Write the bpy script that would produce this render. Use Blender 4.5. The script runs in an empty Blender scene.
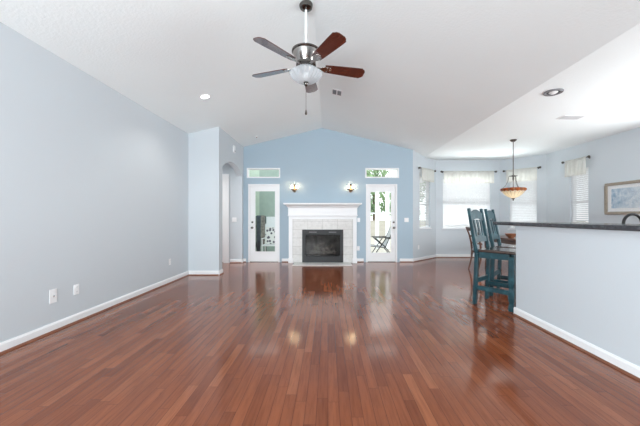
import bpy, bmesh, math, random
from mathutils import Vector, Matrix, Euler
random.seed(7)
PI = math.pi
SC = bpy.context.scene
COL = SC.collection
V = Vector

# ------------------------------------------------------------------ camera, world, light, exposure
EYE = 1.22
cam = bpy.data.cameras.new('camera'); cam_o = bpy.data.objects.new('camera', cam); COL.objects.link(cam_o)
cam_o.location = (0, 0, EYE); cam_o.rotation_euler = (PI/2, 0, 0)
cam.sensor_width = 36.0; cam.lens = 36.0*300/640
cam.shift_x = -8/640; cam.shift_y = 4/640
cam.clip_start = 0.05; cam.clip_end = 300
SC.camera = cam_o

SC.view_settings.view_transform = 'Standard'
SC.view_settings.look = 'None'
SC.view_settings.gamma = 1.0
SC.view_settings.use_curve_mapping = False
SC.view_settings.exposure = 0.15
SC.cycles.max_bounces = 12
SC.cycles.diffuse_bounces = 8
SC.cycles.glossy_bounces = 6
SC.cycles.transparent_max_bounces = 24
SC.cycles.transmission_bounces = 8
SC.cycles.sample_clamp_indirect = 6.0
SC.cycles.caustics_refractive = False
SC.cycles.use_denoising = True

world = bpy.data.worlds.new('sky'); SC.world = world; world.use_nodes = True
wn = world.node_tree.nodes; wl = world.node_tree.links
bg = wn['Background']; bg.inputs['Color'].default_value = (0.95, 0.98, 1.0, 1); bg.inputs['Strength'].default_value = 2.15

def area(name, loc, target, sx, sy, power, color=(1, 1, 1)):
    l = bpy.data.lights.new(name, 'AREA'); l.shape = 'RECTANGLE'; l.size = sx; l.size_y = sy
    l.energy = power; l.color = color
    o = bpy.data.objects.new(name, l); COL.objects.link(o); o.location = loc
    o.rotation_euler = (V(target)-V(loc)).to_track_quat('-Z', 'Y').to_euler()
    return o
area('rear_fill_light', (-1.45, -2.9, 0.95), (-0.1, 1.5, 5.0), 2.4, 1.7, 385, (0.90, 0.965, 1.0))  # added fill behind the camera, tilted up to brighten the vault
area('kitchen_fill_light', (5.85, 3.2, 1.62), (-2, 5.2, 2.4), 3.3, 1.2, 125, (0.96, 0.985, 1.0))  # added fill out of frame, evens the light from the kitchen side
area('bay_window_light_middle', (4.2, 9.9, 0.7), (4.1, 7.0, 2.9), 1.8, 1.0, 150, (0.98, 0.99, 1.0))
area('bay_window_light_side', (6.35, 9.5, 0.7), (4.6, 7.4, 2.9), 1.0, 1.0, 80, (0.95, 0.98, 1.0))
area('hall_fill_light', (-3.9, 7.2, 2.4), (-3.6, 7.2, 0), 0.6, 0.6, 32, (1.0, 0.98, 0.95))  # added lamp without a fixture, lifts the dim hall behind the arch

# ------------------------------------------------------------------ helpers
def tag(o, label=None, cat=None, group=None, kind=None):
    if label: o['label'] = label
    if cat: o['category'] = cat
    if group: o['group'] = group
    if kind: o['kind'] = kind
    return o

def thing(name, label, cat, loc=(0, 0, 0), rz=0, group=None):
    o = bpy.data.objects.new(name, None); COL.objects.link(o)
    o.empty_display_size = 0.1
    o.location = loc; o.rotation_euler = (0, 0, rz)
    return tag(o, label, cat, group)

class MB:
    def __init__(s): s.bm = bmesh.new()
    def verts_faces(s, vs, fs):
        bv = [s.bm.verts.new(v) for v in vs]
        for f in fs:
            try: s.bm.faces.new([bv[i] for i in f])
            except ValueError: pass
        return bv
    def box(s, x0, x1, y0, y1, z0, z1, M=None):
        vs = [V((x, y, z)) for x in (x0, x1) for y in (y0, y1) for z in (z0, z1)]
        if M is not None: vs = [M @ v for v in vs]
        s.verts_faces(vs, [(0,1,3,2), (4,6,7,5), (0,4,5,1), (2,3,7,6), (0,2,6,4), (1,5,7,3)])
        return s
    def hexa(s, b, t):            # bottom quad, top quad
        s.verts_faces(list(b)+list(t), [(3,2,1,0), (4,5,6,7), (0,1,5,4), (1,2,6,5), (2,3,7,6), (3,0,4,7)])
        return s
    def bar(s, a, b, w, d, up=(0, 0, 1), w2=None, d2=None):   # rectangular bar a->b
        a = V(a); b = V(b); z = (b-a).normalized(); u = V(up)
        if abs(z.dot(u)) > 0.99: u = V((0, 1, 0))
        x = u.cross(z).normalized(); y = z.cross(x)
        w2 = w2 or w; d2 = d2 or d
        q = lambda p, ww, dd: [p-x*ww/2-y*dd/2, p+x*ww/2-y*dd/2, p+x*ww/2+y*dd/2, p-x*ww/2+y*dd/2]
        return s.hexa(q(a, w, d), q(b, w2, d2))
    def tube(s, pts, r, n=10, cap=True, closed=False):
        pts = [V(p) for p in pts]; rs = r if isinstance(r, (list, tuple)) else [r]*len(pts)
        rings = []; prev = None
        N = len(pts)
        for i, p in enumerate(pts):
            if closed: t = (pts[(i+1) % N]-pts[i-1]).normalized()
            elif i == 0: t = (pts[1]-p).normalized()
            elif i == N-1: t = (p-pts[i-1]).normalized()
            else: t = (pts[i+1]-pts[i-1]).normalized()
            if prev is None:
                u = V((0, 0, 1)) if abs(t.z) < 0.9 else V((1, 0, 0))
                prev = u.cross(t).normalized()
            x = (prev-t*prev.dot(t)).normalized(); prev = x; y = t.cross(x)
            rings.append([s.bm.verts.new(p+(x*math.cos(2*PI*k/n)+y*math.sin(2*PI*k/n))*rs[i]) for k in range(n)])
        for i in range(N if closed else N-1):
            a = rings[i]; b = rings[(i+1) % N]
            for k in range(n):
                s.bm.faces.new((a[k], a[(k+1) % n], b[(k+1) % n], b[k]))
        if cap and not closed:
            s.bm.faces.new(rings[0][::-1]); s.bm.faces.new(rings[-1])
        return s
    def lathe(s, prof, n=32, c=(0, 0, 0), rib=0, nrib=0, M=None):
        c = V(c); rings = []
        for r, z in prof:
            ring = []
            for k in range(n):
                a = 2*PI*k/n; rr = r*(1+rib*math.cos(nrib*a)) if rib else r
                v = V((max(rr, 1e-5)*math.cos(a), max(rr, 1e-5)*math.sin(a), z))
                if M is not None: v = M @ v
                ring.append(s.bm.verts.new(v+c))
            rings.append(ring)
        for i in range(len(rings)-1):
            a, b = rings[i], rings[i+1]
            for k in range(n):
                s.bm.faces.new((a[k], a[(k+1) % n], b[(k+1) % n], b[k]))
        if prof[0][0] > 1e-4: s.bm.faces.new(rings[0][::-1])
        if prof[-1][0] > 1e-4: s.bm.faces.new(rings[-1])
        return s
    def prism(s, poly, a, b):     # poly: list of 3D points, offset vectors a and b
        a = V(a); b = V(b); n = len(poly)
        p0 = [s.bm.verts.new(V(p)+a) for p in poly]; p1 = [s.bm.verts.new(V(p)+b) for p in poly]
        s.bm.faces.new(p0[::-1]); s.bm.faces.new(p1)
        for i in range(n):
            s.bm.faces.new((p0[i], p0[(i+1) % n], p1[(i+1) % n], p1[i]))
        return s
    def ball(s, c, r, sx=1, sy=1, sz=1, u=14, v=9):
        prof = [(r*math.sin(PI*i/v), -r*math.cos(PI*i/v)*sz) for i in range(v+1)]
        M = Matrix.Diagonal((sx, sy, 1)).to_4x4()
        return s.lathe(prof, u, c, M=M)
    def build(s, name, m, parent=None, bevel=0, smooth=35, seg=2, weld=True):
        if weld: bmesh.ops.remove_doubles(s.bm, verts=s.bm.verts, dist=1e-5)
        bmesh.ops.recalc_face_normals(s.bm, faces=s.bm.faces)
        me = bpy.data.meshes.new(name); s.bm.to_mesh(me); s.bm.free()
        o = bpy.data.objects.new(name, me); COL.objects.link(o)
        ms = m if isinstance(m, (list, tuple)) else [m]
        for q in ms: me.materials.append(q)
        if smooth:
            me.polygons.foreach_set('use_smooth', [True]*len(me.polygons))
            me.set_sharp_from_angle(angle=math.radians(smooth))
        if parent: o.parent = parent
        if bevel:
            b = o.modifiers.new('bevel', 'BEVEL'); b.width = bevel; b.segments = seg; b.limit_method = 'ANGLE'
            b.harden_normals = False
        return o

def copy_tree(o, parent=None):
    c = o.copy(); COL.objects.link(c)
    if parent: c.parent = parent
    for ch in list(o.children): copy_tree(ch, c)
    return c

# ------------------------------------------------------------------ materials
class NT:
    def __init__(s, name):
        s.m = bpy.data.materials.new(name); s.m.use_nodes = True
        s.t = s.m.node_tree; s.n = s.t.nodes; s.p = s.n['Principled BSDF']; s.out = s.n['Material Output']
    def new(s, typ, **kw):
        n = s.n.new(typ)
        for k, v in kw.items(): setattr(n, k, v)
        return n
    def L(s, a, b): s.t.links.new(a, b)
    def math(s, op, a, b=None, c=None):
        n = s.new('ShaderNodeMath', operation=op)
        for i, x in enumerate((a, b, c)):
            if x is None: continue
            if isinstance(x, (int, float)): n.inputs[i].default_value = x
            else: s.L(x, n.inputs[i])
        return n.outputs[0]
    def mix(s, f, a, b, blend='MIX'):
        n = s.new('ShaderNodeMix', data_type='RGBA', blend_type=blend)
        for i, x in ((0, f), (6, a), (7, b)):
            if isinstance(x, (int, float)): n.inputs[i].default_value = x
            elif isinstance(x, tuple): n.inputs[i].default_value = (*x[:3], 1)
            else: s.L(x, n.inputs[i])
        return n.outputs[2]
    def ramp(s, f, stops):
        n = s.new('ShaderNodeValToRGB'); e = n.color_ramp.elements
        while len(e) < len(stops): e.new(0.5)
        for el, (p, c) in zip(e, stops):
            el.position = p; el.color = (*c, 1) if len(c) == 3 else c
        s.L(f, n.inputs[0]); return n.outputs[0]
    def noise(s, vec, scale, detail=3, rough=0.5):
        n = s.new('ShaderNodeTexNoise'); n.inputs['Scale'].default_value = scale
        n.inputs['Detail'].default_value = detail; n.inputs['Roughness'].default_value = rough
        if vec is not None: s.L(vec, n.inputs['Vector'])
        return n.outputs['Fac']
    def pos(s): return s.new('ShaderNodeNewGeometry').outputs['Position']
    def obj(s): return s.new('ShaderNodeTexCoord').outputs['Object']
    def vmul(s, v, k):
        n = s.new('ShaderNodeVectorMath', operation='MULTIPLY'); s.L(v, n.inputs[0]); n.inputs[1].default_value = k
        return n.outputs[0]
    def bump(s, h, strength, dist=0.01):
        n = s.new('ShaderNodeBump'); n.inputs['Strength'].default_value = strength; n.inputs['Distance'].default_value = dist
        s.L(h, n.inputs['Height']); s.L(n.outputs[0], s.p.inputs['Normal'])
    def setp(s, **kw):
        for k, v in kw.items():
            i = s.p.inputs[k.replace('_', ' ')]
            if isinstance(v, tuple): i.default_value = (*v[:3], 1)
            else: i.default_value = v

def mat(name, col, rough=0.5, metal=0.0, var=0.06, scale=6.0, bump=0.0, bscale=60.0, **kw):
    t = NT(name); t.setp(Roughness=rough, Metallic=metal, **kw)
    v = t.obj()
    f = t.noise(v, scale)
    c0 = tuple(max(0, c*(1-var)) for c in col); c1 = tuple(min(1, c*(1+var)) for c in col)
    t.L(t.ramp(f, [(0.3, c0), (0.7, c1)]), t.p.inputs['Base Color'])
    if bump: t.bump(t.noise(v, bscale, 4), bump, 0.004)
    return t.m

M = {}
M['wall'] = mat('pale_blue_paint', (0.600, 0.650, 0.688), 0.62, var=0.012, scale=0.8, bump=0.12, bscale=140)
M['wall_back'] = mat('sky_blue_paint', (0.390, 0.500, 0.583), 0.62, var=0.012, scale=0.8, bump=0.12, bscale=140)
M['ceil'] = mat('textured_ceiling_paint', (0.865, 0.925, 0.935), 0.8, var=0.01, scale=1, bump=0.8, bscale=38)
M['trim'] = mat('white_trim_paint', (0.86, 0.87, 0.88), 0.35, var=0.01)
M['plate'] = mat('white_plastic', (0.88, 0.89, 0.90), 0.35, var=0.01)
M['slot'] = mat('dark_slot', (0.06, 0.06, 0.07), 0.6)
M['nickel'] = mat('polished_nickel', (0.42, 0.40, 0.38), 0.18, 1.0, var=0.03)
M['darknickel'] = mat('aged_nickel', (0.15, 0.14, 0.13), 0.22, 1.0, var=0.08)
M['bronze'] = mat('dark_bronze', (0.10, 0.085, 0.075), 0.35, 0.8, var=0.1)
M['brass'] = mat('antique_brass', (0.30, 0.19, 0.11), 0.35, 0.9, var=0.1)
M['black'] = mat('black_metal', (0.018, 0.018, 0.02), 0.38, 0.4, var=0.1)
M['charcoal'] = mat('charcoal_metal', (0.014, 0.015, 0.017), 0.5, 0.0, var=0.1)
M['midgrey'] = mat('grey_grille', (0.20, 0.20, 0.21), 0.5, var=0.05)
M['chrome'] = mat('bright_metal', (0.75, 0.76, 0.78), 0.2, 1.0, var=0.02)
M['shoe'] = mat('brown_shoe_moulding', (0.20, 0.07, 0.035), 0.3, var=0.12, scale=4)
M['deck'] = mat('pale_patio_concrete', (0.52, 0.49, 0.43), 0.85, var=0.05, bump=0.1)
M['lawn'] = mat('lawn_green', (0.12, 0.20, 0.07), 0.95, var=0.3, scale=3, bump=0.4)
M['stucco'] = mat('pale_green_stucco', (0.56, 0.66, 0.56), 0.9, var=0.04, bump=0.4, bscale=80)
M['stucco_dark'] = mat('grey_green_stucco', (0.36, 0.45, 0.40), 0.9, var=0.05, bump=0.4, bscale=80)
M['leaf'] = mat('tree_leaves', (0.22, 0.36, 0.18), 0.7, var=0.35, scale=1.6)
M['leaf2'] = mat('pale_tree_leaves', (0.29, 0.42, 0.23), 0.7, var=0.3, scale=1.6)
M['bark'] = mat('tree_bark', (0.22, 0.16, 0.11), 0.9, var=0.3, scale=9, bump=0.5)
M['sling'] = mat('grey_sling_fabric', (0.50, 0.51, 0.52), 0.8, var=0.05, bump=0.2, bscale=200)
M['slate_fabric'] = mat('slate_canvas', (0.10, 0.12, 0.15), 0.85, var=0.3, scale=12, bump=0.3)
M['taupe'] = mat('taupe_towel', (0.30, 0.27, 0.24), 0.9, var=0.4, scale=14, bump=0.3)
M['white_fabric'] = mat('white_canvas', (0.85, 0.84, 0.82), 0.85, var=0.04, bump=0.2)

def glass_mat(name, tint=(1, 1, 1), ior=1.45, rough=0.0, spec=1.0):
    t = NT(name); t.n.remove(t.p)
    tr = t.new('ShaderNodeBsdfTransparent'); tr.inputs[0].default_value = (*tint, 1)
    gl = t.new('ShaderNodeBsdfGlossy'); gl.inputs['Roughness'].default_value = rough
    fr = t.new('ShaderNodeFresnel'); fr.inputs[0].default_value = ior
    mx = t.new('ShaderNodeMixShader')
    front = t.math('SUBTRACT', 1.0, t.new('ShaderNodeNewGeometry').outputs['Backfacing'])
    t.L(t.math('MULTIPLY', t.math('MULTIPLY', fr.outputs[0], spec), front), mx.inputs[0]); t.L(tr.outputs[0], mx.inputs[1]); t.L(gl.outputs[0], mx.inputs[2])
    t.L(mx.outputs[0], t.out.inputs[0]); return t.m
M['glass'] = glass_mat('window_glass', (0.97, 0.985, 0.98))
M['fireglass'] = glass_mat('smoked_glass', (0.7, 0.7, 0.7), 1.45, 0.06, 0.3)
M['pictureglass'] = glass_mat('picture_glass', (0.98, 0.98, 0.98), 1.5, 0.02)

def translucent(name, col, k=0.5, rough=0.6, weave=0, trans=0.0):
    t = NT(name); t.setp(Base_Color=col, Roughness=rough)
    tl = t.new('ShaderNodeBsdfTranslucent'); tl.inputs[0].default_value = (*col, 1)
    v = t.obj(); f = t.noise(v, 18, 3)
    c = t.ramp(f, [(0.3, tuple(x*0.95 for x in col)), (0.7, col)])
    t.L(c, t.p.inputs['Base Color']); t.L(c, tl.inputs[0])
    mx = t.new('ShaderNodeMixShader'); mx.inputs[0].default_value = k
    t.L(t.p.outputs[0], mx.inputs[1]); t.L(tl.outputs[0], mx.inputs[2])
    last = mx.outputs[0]
    if trans:
        tr = t.new('ShaderNodeBsdfTransparent'); m2 = t.new('ShaderNodeMixShader'); m2.inputs[0].default_value = trans
        t.L(last, m2.inputs[1]); t.L(tr.outputs[0], m2.inputs[2]); last = m2.outputs[0]
    t.L(last, t.out.inputs[0]); return t.m
M['blind'] = translucent('white_blind_slat', (0.80, 0.81, 0.82), 0.14, 0.5)
M['valance'] = translucent('sheer_cream_cloth', (0.92, 0.915, 0.875), 0.5, 0.8, trans=0.16)
M['fanglass'] = translucent('frosted_fan_glass', (0.78, 0.83, 0.87), 0.4, 0.08, trans=0.42)

def emit(name, col, s):
    t = NT(name); t.n.remove(t.p); e = t.new('ShaderNodeEmission'); e.inputs[0].default_value = (*col, 1); e.inputs[1].default_value = s
    t.L(e.outputs[0], t.out.inputs[0]); return t.m
M['bulb'] = emit('warm_bulb', (1.0, 0.74, 0.44), 80)
M['softbulb'] = emit('soft_bulb', (1.0, 0.86, 0.66), 11)
M['canbulb'] = emit('white_lamp', (1.0, 0.97, 0.92), 9)

# hardwood floor: narrow strips running away from the camera
def floor_mat():
    t = NT('cherry_strip_floor'); p = t.pos()
    sep = t.new('ShaderNodeSeparateXYZ'); t.L(p, sep.inputs[0]); X, Y = sep.outputs[0], sep.outputs[1]
    W, LN = 0.072, 0.72
    u = t.math('DIVIDE', X, W); row = t.math('FLOOR', u); fu = t.math('SUBTRACT', u, row)
    wn1 = t.new('ShaderNodeTexWhiteNoise', noise_dimensions='1D'); t.L(row, wn1.inputs['W'])
    v = t.math('ADD', t.math('DIVIDE', Y, LN), t.math('MULTIPLY', wn1.outputs['Value'], 7.3))
    cl = t.math('FLOOR', v); fv = t.math('SUBTRACT', v, cl)
    cmb = t.new('ShaderNodeCombineXYZ'); t.L(row, cmb.inputs[0]); t.L(cl, cmb.inputs[1])
    wn2 = t.new('ShaderNodeTexWhiteNoise', noise_dimensions='3D'); t.L(cmb.outputs[0], wn2.inputs['Vector'])
    pid = wn2.outputs['Value']
    base = t.ramp(pid, [(0.0, (0.180, 0.049, 0.019)), (0.25, (0.222, 0.063, 0.025)), (0.8, (0.258, 0.077, 0.032)), (1.0, (0.315, 0.105, 0.046))])
    gv = t.new('ShaderNodeVectorMath', operation='MULTIPLY'); t.L(p, gv.inputs[0]); gv.inputs[1].default_value = (38, 2.2, 1)
    gs = t.new('ShaderNodeVectorMath', operation='ADD'); t.L(gv.outputs[0], gs.inputs[0])
    sh = t.new('ShaderNodeVectorMath', operation='SCALE'); t.L(wn2.outputs['Color'], sh.inputs[0]); sh.inputs['Scale'].default_value = 40
    t.L(sh.outputs[0], gs.inputs[1])
    g = t.noise(gs.outputs[0], 1.6, 5, 0.62)
    grain = t.ramp(g, [(0.28, (0.70, 0.65, 0.62)), (0.55, (1, 1, 1)), (0.8, (1.12, 1.1, 1.08))])
    c = t.mix(1.0, base, grain, 'MULTIPLY')
    kn = t.noise(t.vmul(p, (34, 9, 1)), 1.0, 3, 0.6)
    c = t.mix(t.ramp(kn, [(0.64, (0, 0, 0)), (0.76, (0.45, 0.45, 0.45))]), c, (0.10, 0.030, 0.014))
    gapu = t.math('MAXIMUM', t.math('LESS_THAN', fu, 0.022), t.math('GREATER_THAN', fu, 0.978))
    gapv = t.math('MAXIMUM', t.math('LESS_THAN', fv, 0.0018), t.math('GREATER_THAN', fv, 0.9982))
    gap = t.math('MAXIMUM', gapu, gapv)
    c = t.mix(t.math('MULTIPLY', gap, 0.75), c, (0.05, 0.016, 0.010))
    t.L(c, t.p.inputs['Base Color'])
    rr = t.math('ADD', t.math('MULTIPLY', g, 0.06), 0.085); t.L(rr, t.p.inputs['Roughness'])
    t.setp(IOR=1.45)
    # eased plank edges and a slight cup in each strip
    e = t.math('ABSOLUTE', t.math('SUBTRACT', fu, 0.5))
    edge = t.math('SMOOTH_MIN', t.math('MULTIPLY', t.math('SUBTRACT', 0.5, e), 10.0), 1.0, 0.3)
    h = t.math('ADD', t.math('MULTIPLY', edge, 0.0009), t.math('MULTIPLY', g, 0.00006))
    low = t.noise(t.vmul(p, (3, 1.2, 1)), 1.5, 2)
    h = t.math('ADD', h, t.math('MULTIPLY', low, 0.0003))
    n = t.new('ShaderNodeBump'); n.inputs['Strength'].default_value = 0.14; n.inputs['Distance'].default_value = 1.0
    t.L(h, n.inputs['Height']); t.L(n.outputs[0], t.p.inputs['Normal'])
    return t.m
M['floor'] = floor_mat()

def wood(name, dark, light, rough=0.3, axis=(6, 60, 60), coat=0.0):
    t = NT(name); v = t.vmul(t.obj(), axis)
    g = t.noise(v, 1.0, 5, 0.6)
    t.L(t.ramp(g, [(0.3, dark), (0.7, light)]), t.p.inputs['Base Color'])
    t.setp(Roughness=rough, Coat_Weight=coat, Coat_Roughness=0.06)
    t.bump(g, 0.08, 0.003); return t.m
M['blade'] = wood('mahogany_fan_blade', (0.050, 0.013, 0.009), (0.115, 0.026, 0.016), 0.2, (5, 70, 70), 1.0)
M['tablewood'] = wood('dark_dining_wood', (0.07, 0.028, 0.016), (0.15, 0.062, 0.034), 0.3, (40, 5, 40))
M['seatwood'] = wood('dark_stool_seat', (0.035, 0.022, 0.018), (0.085, 0.060, 0.050), 0.22, (50, 6, 50), 0.3)
M['bowlwood'] = wood('turned_bowl_wood', (0.25, 0.10, 0.055), (0.42, 0.19, 0.10), 0.4, (20, 20, 60))

def teal():
    t = NT('worn_teal_paint'); v = t.obj()
    a = t.noise(v, 9, 5, 0.65); b = t.noise(t.vmul(v, (40, 40, 7)), 1.2, 4, 0.6)
    c = t.ramp(a, [(0.25, (0.005, 0.024, 0.034)), (0.55, (0.012, 0.056, 0.072)), (0.8, (0.045, 0.135, 0.155))])
    c = t.mix(t.ramp(b, [(0.62, (0, 0, 0)), (0.74, (0.8, 0.8, 0.8))]), c, (0.030, 0.030, 0.028))
    t.L(c, t.p.inputs['Base Color']); t.setp(Roughness=0.33); t.bump(b, 0.15, 0.003); return t.m
M['teal'] = teal()

def tiles():
    t = NT('pale_stone_tile'); v = t.obj()
    sep = t.new('ShaderNodeSeparateXYZ'); t.L(v, sep.inputs[0])
    def cell(x, w, off):
        q = t.math('DIVIDE', t.math('ADD', x, off), w); f = t.math('FLOOR', q); return f, t.math('SUBTRACT', q, f)
    cx, fx = cell(sep.outputs[0], 0.395, 3.95); cz, fz = cell(sep.outputs[2], 0.2215, 0.0)
    g = 0.0
    lx = t.math('MINIMUM', fx, t.math('SUBTRACT', 1.0, fx)); lz = t.math('MINIMUM', fz, t.math('SUBTRACT', 1.0, fz))
    grout = t.math('MAXIMUM', t.math('LESS_THAN', lx, 0.009), t.math('LESS_THAN', lz, 0.016))
    cmb = t.new('ShaderNodeCombineXYZ'); t.L(cx, cmb.inputs[0]); t.L(cz, cmb.inputs[1])
    w = t.new('ShaderNodeTexWhiteNoise', noise_dimensions='3D'); t.L(cmb.outputs[0], w.inputs['Vector'])
    n = t.noise(v, 14, 5, 0.65)
    c = t.ramp(n, [(0.28, (0.60, 0.595, 0.575)), (0.5, (0.69, 0.685, 0.665)), (0.75, (0.75, 0.745, 0.73))])
    c = t.mix(0.10, c, t.ramp(w.outputs['Value'], [(0, (0.45, 0.43, 0.40)), (1, (0.85, 0.84, 0.82))]))
    c = t.mix(grout, c, (0.44, 0.43, 0.41))
    t.L(c, t.p.inputs['Base Color']); t.setp(Roughness=0.35); t.bump(grout, -0.2, 0.003); return t.m
M['tile'] = tiles()

def granite():
    t = NT('dark_granite'); v = t.obj()
    a = t.noise(v, 55, 6, 0.7); b = t.noise(v, 210, 2)
    c = t.ramp(a, [(0.35, (0.016, 0.017, 0.021)), (0.6, (0.055, 0.058, 0.068)), (0.8, (0.16, 0.16, 0.17))])
    c = t.mix(t.ramp(b, [(0.62, (0, 0, 0)), (0.7, (1, 1, 1))]), c, (0.22, 0.22, 0.24))
    t.L(c, t.p.inputs['Base Color']); t.setp(Roughness=0.14); return t.m
M['granite'] = granite()

def tiffany():
    t = NT('stained_glass_bowl'); v = t.obj()
    sep = t.new('ShaderNodeSeparateXYZ'); t.L(v, sep.inputs[0])
    ang = t.math('ARCTAN2', sep.outputs[1], sep.outputs[0])
    seg = t.math('MULTIPLY', ang, 16/(2*PI)); sf = t.math('SUBTRACT', seg, t.math('FLOOR', seg))
    wave = t.math('MULTIPLY', t.math('ABSOLUTE', t.math('SINE', t.math('MULTIPLY', ang, 8))), 0.022)
    top = t.math('GREATER_THAN', t.math('ADD', sep.outputs[2], wave), -0.020)
    w = t.new('ShaderNodeTexWhiteNoise', noise_dimensions='1D'); t.L(t.math('FLOOR', t.math('MULTIPLY', seg, 2.0)), w.inputs['W'])
    rim = t.ramp(w.outputs['Value'], [(0.0, (0.42, 0.10, 0.03)), (0.4, (0.62, 0.20, 0.06)), (0.7, (0.55, 0.28, 0.14)), (1.0, (0.28, 0.14, 0.09))])
    body = t.ramp(t.noise(v, 9, 3), [(0.3, (0.86, 0.79, 0.64)), (0.7, (0.95, 0.91, 0.80))])
    c = t.mix(top, body, rim)
    lead = t.math('MAXIMUM', t.math('LESS_THAN', sf, 0.035), t.math('GREATER_THAN', sf, 0.965))
    c = t.mix(t.math('MULTIPLY', lead, 0.8), c, (0.06, 0.045, 0.035))
    t.L(c, t.p.inputs['Base Color']); t.setp(Roughness=0.25)
    tl = t.new('ShaderNodeBsdfTranslucent'); t.L(c, tl.inputs[0])
    mx = t.new('ShaderNodeMixShader'); mx.inputs[0].default_value = 0.6
    t.L(t.p.outputs[0], mx.inputs[1]); t.L(tl.outputs[0], mx.inputs[2]); t.L(mx.outputs[0], t.out.inputs[0]); return t.m
M['tiffany'] = tiffany()

def seascape():
    t = NT('blue_washed_painting'); v = t.obj()
    sep = t.new('ShaderNodeSeparateXYZ'); t.L(v, sep.inputs[0])
    n1 = t.noise(t.vmul(v, (1, 5, 9)), 1.4, 6, 0.65); n2 = t.noise(t.vmul(v, (1, 9, 4)), 2.3, 5, 0.6)
    c = t.ramp(n1, [(0.30, (0.16, 0.30, 0.46)), (0.48, (0.34, 0.50, 0.64)), (0.62, (0.60, 0.70, 0.78)), (0.8, (0.84, 0.87, 0.88))])
    pale = t.ramp(n2, [(0.42, (0, 0, 0)), (0.66, (1, 1, 1))])
    c = t.mix(t.math('MULTIPLY', pale, 0.6), c, (0.80, 0.85, 0.88))
    # paler towards the open water on the right of the picture
    f = t.math('MULTIPLY', t.math('ADD', sep.outputs[1], 0.42), 1.25); f.node.use_clamp = True
    inv = t.math('SUBTRACT', 1.0, f); inv.node.use_clamp = True
    c = t.mix(t.math('MULTIPLY', inv, 0.75), c, (0.84, 0.88, 0.90))
    t.L(c, t.p.inputs['Base Color']); t.setp(Roughness=0.7); return t.m
M['painting'] = seascape()

def patterned():
    t = NT('black_and_white_print'); v = t.obj()
    n = t.new('ShaderNodeTexVoronoi'); n.inputs['Scale'].default_value = 11; t.L(v, n.inputs['Vector'])
    c = t.ramp(n.outputs['Distance'], [(0.0, (0.10, 0.09, 0.11)), (0.36, (0.16, 0.14, 0.17)), (0.42, (0.85, 0.83, 0.80))])
    t.L(c, t.p.inputs['Base Color']); t.setp(Roughness=0.85); return t.m
M['print'] = patterned()
M['log'] = wood('charred_log', (0.06, 0.05, 0.046), (0.62, 0.56, 0.50), 0.9, (12, 30, 30))
M['firebrick'] = mat('sooty_firebrick', (0.20, 0.19, 0.18), 0.9, var=0.4, scale=8, bump=0.4)
M['frame'] = wood('weathered_gilt_frame', (0.24, 0.20, 0.155), (0.42, 0.36, 0.29), 0.45, (10, 60, 60))

# ------------------------------------------------------------------ room shell
RIDGE_X, RIDGE_Z, SLOPE, FLAT_X, FLAT_Z = -0.16, 3.63, 0.24, 2.75, 2.93
def vault(x):
    return max(RIDGE_Z-SLOPE*abs(x-RIDGE_X), FLAT_Z) if x > 0 else RIDGE_Z-SLOPE*abs(x-RIDGE_X)
LEFT, JUT, BACK, NOOK, RIGHT, REAR, HALL = -2.93, -2.29, 8.13, 9.04, 5.93, -3.0, 7.98

def wall(name, p0, p1, th, holes=(), top=None, m='wall', kinks=(), z0=0.0):
    """p0->p1 with the room on the left-hand side of travel reversed: thickness goes to the right of p0->p1."""
    p0 = V((*p0, 0)); p1 = V((*p1, 0)); L = (p1-p0).length; d = (p1-p0)/L; n = V((d.y, -d.x, 0))
    top = top or (lambda x: FLAT_Z)
    us = sorted({0.0, L, *[k for k in kinks if 0 < k < L], *[h[0] for h in holes], *[h[1] for h in holes]})
    mb = MB()
    for a, b in zip(us[:-1], us[1:]):
        if b-a < 1e-6: continue
        cuts = sorted([(h[2], h[3]) for h in holes if h[0] <= a+1e-6 and h[1] >= b-1e-6])
        segs = []; z = z0
        for h0, h1 in cuts:
            if h0 > z: segs.append((z, h0))
            z = h1
        segs.append((z, None))
        A = p0+d*a; B = p0+d*b
        for lo, hi in segs:
            tA = hi if hi is not None else top(A.x)+0.03
            tB = hi if hi is not None else top(B.x)+0.03
            q = [A+V((0, 0, lo)), B+V((0, 0, lo)), B+n*th+V((0, 0, lo)), A+n*th+V((0, 0, lo))]
            r = [A+V((0, 0, tA)), B+V((0, 0, tB)), B+n*th+V((0, 0, tB)), A+n*th+V((0, 0, tA))]
            mb.hexa(q, r)
    o = mb.build(name, M[m], smooth=0, weld=False)
    return tag(o, kind='structure')

fl = MB().box(-5.2, 6.1, REAR-0.15, 9.25, -0.12, 0).build('floor', M['floor'], smooth=0); tag(fl, kind='structure')
# ceiling: two vault slopes and the flat part over the kitchen and the bay
prof = [(-5.2, vault(-5.2)), (RIDGE_X, RIDGE_Z), (FLAT_X, FLAT_Z), (6.1, FLAT_Z)]
poly = [V((x, 0, z)) for x, z in prof]+[V((x, 0, z+0.12)) for x, z in prof[::-1]]
cl = MB().prism(poly, (0, REAR-0.15, 0), (0, 9.25, 0)).build('ceiling', M['ceil'], smooth=0); tag(cl, kind='structure')

DOORS = [(-2.16, -1.31), (1.027, 1.875)]
wall('wall_left', (LEFT, 6.42), (LEFT, REAR), 0.12, top=vault)
wall('wall_jut', (LEFT, 6.30), (JUT, 6.30), -0.12, top=vault)
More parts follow.
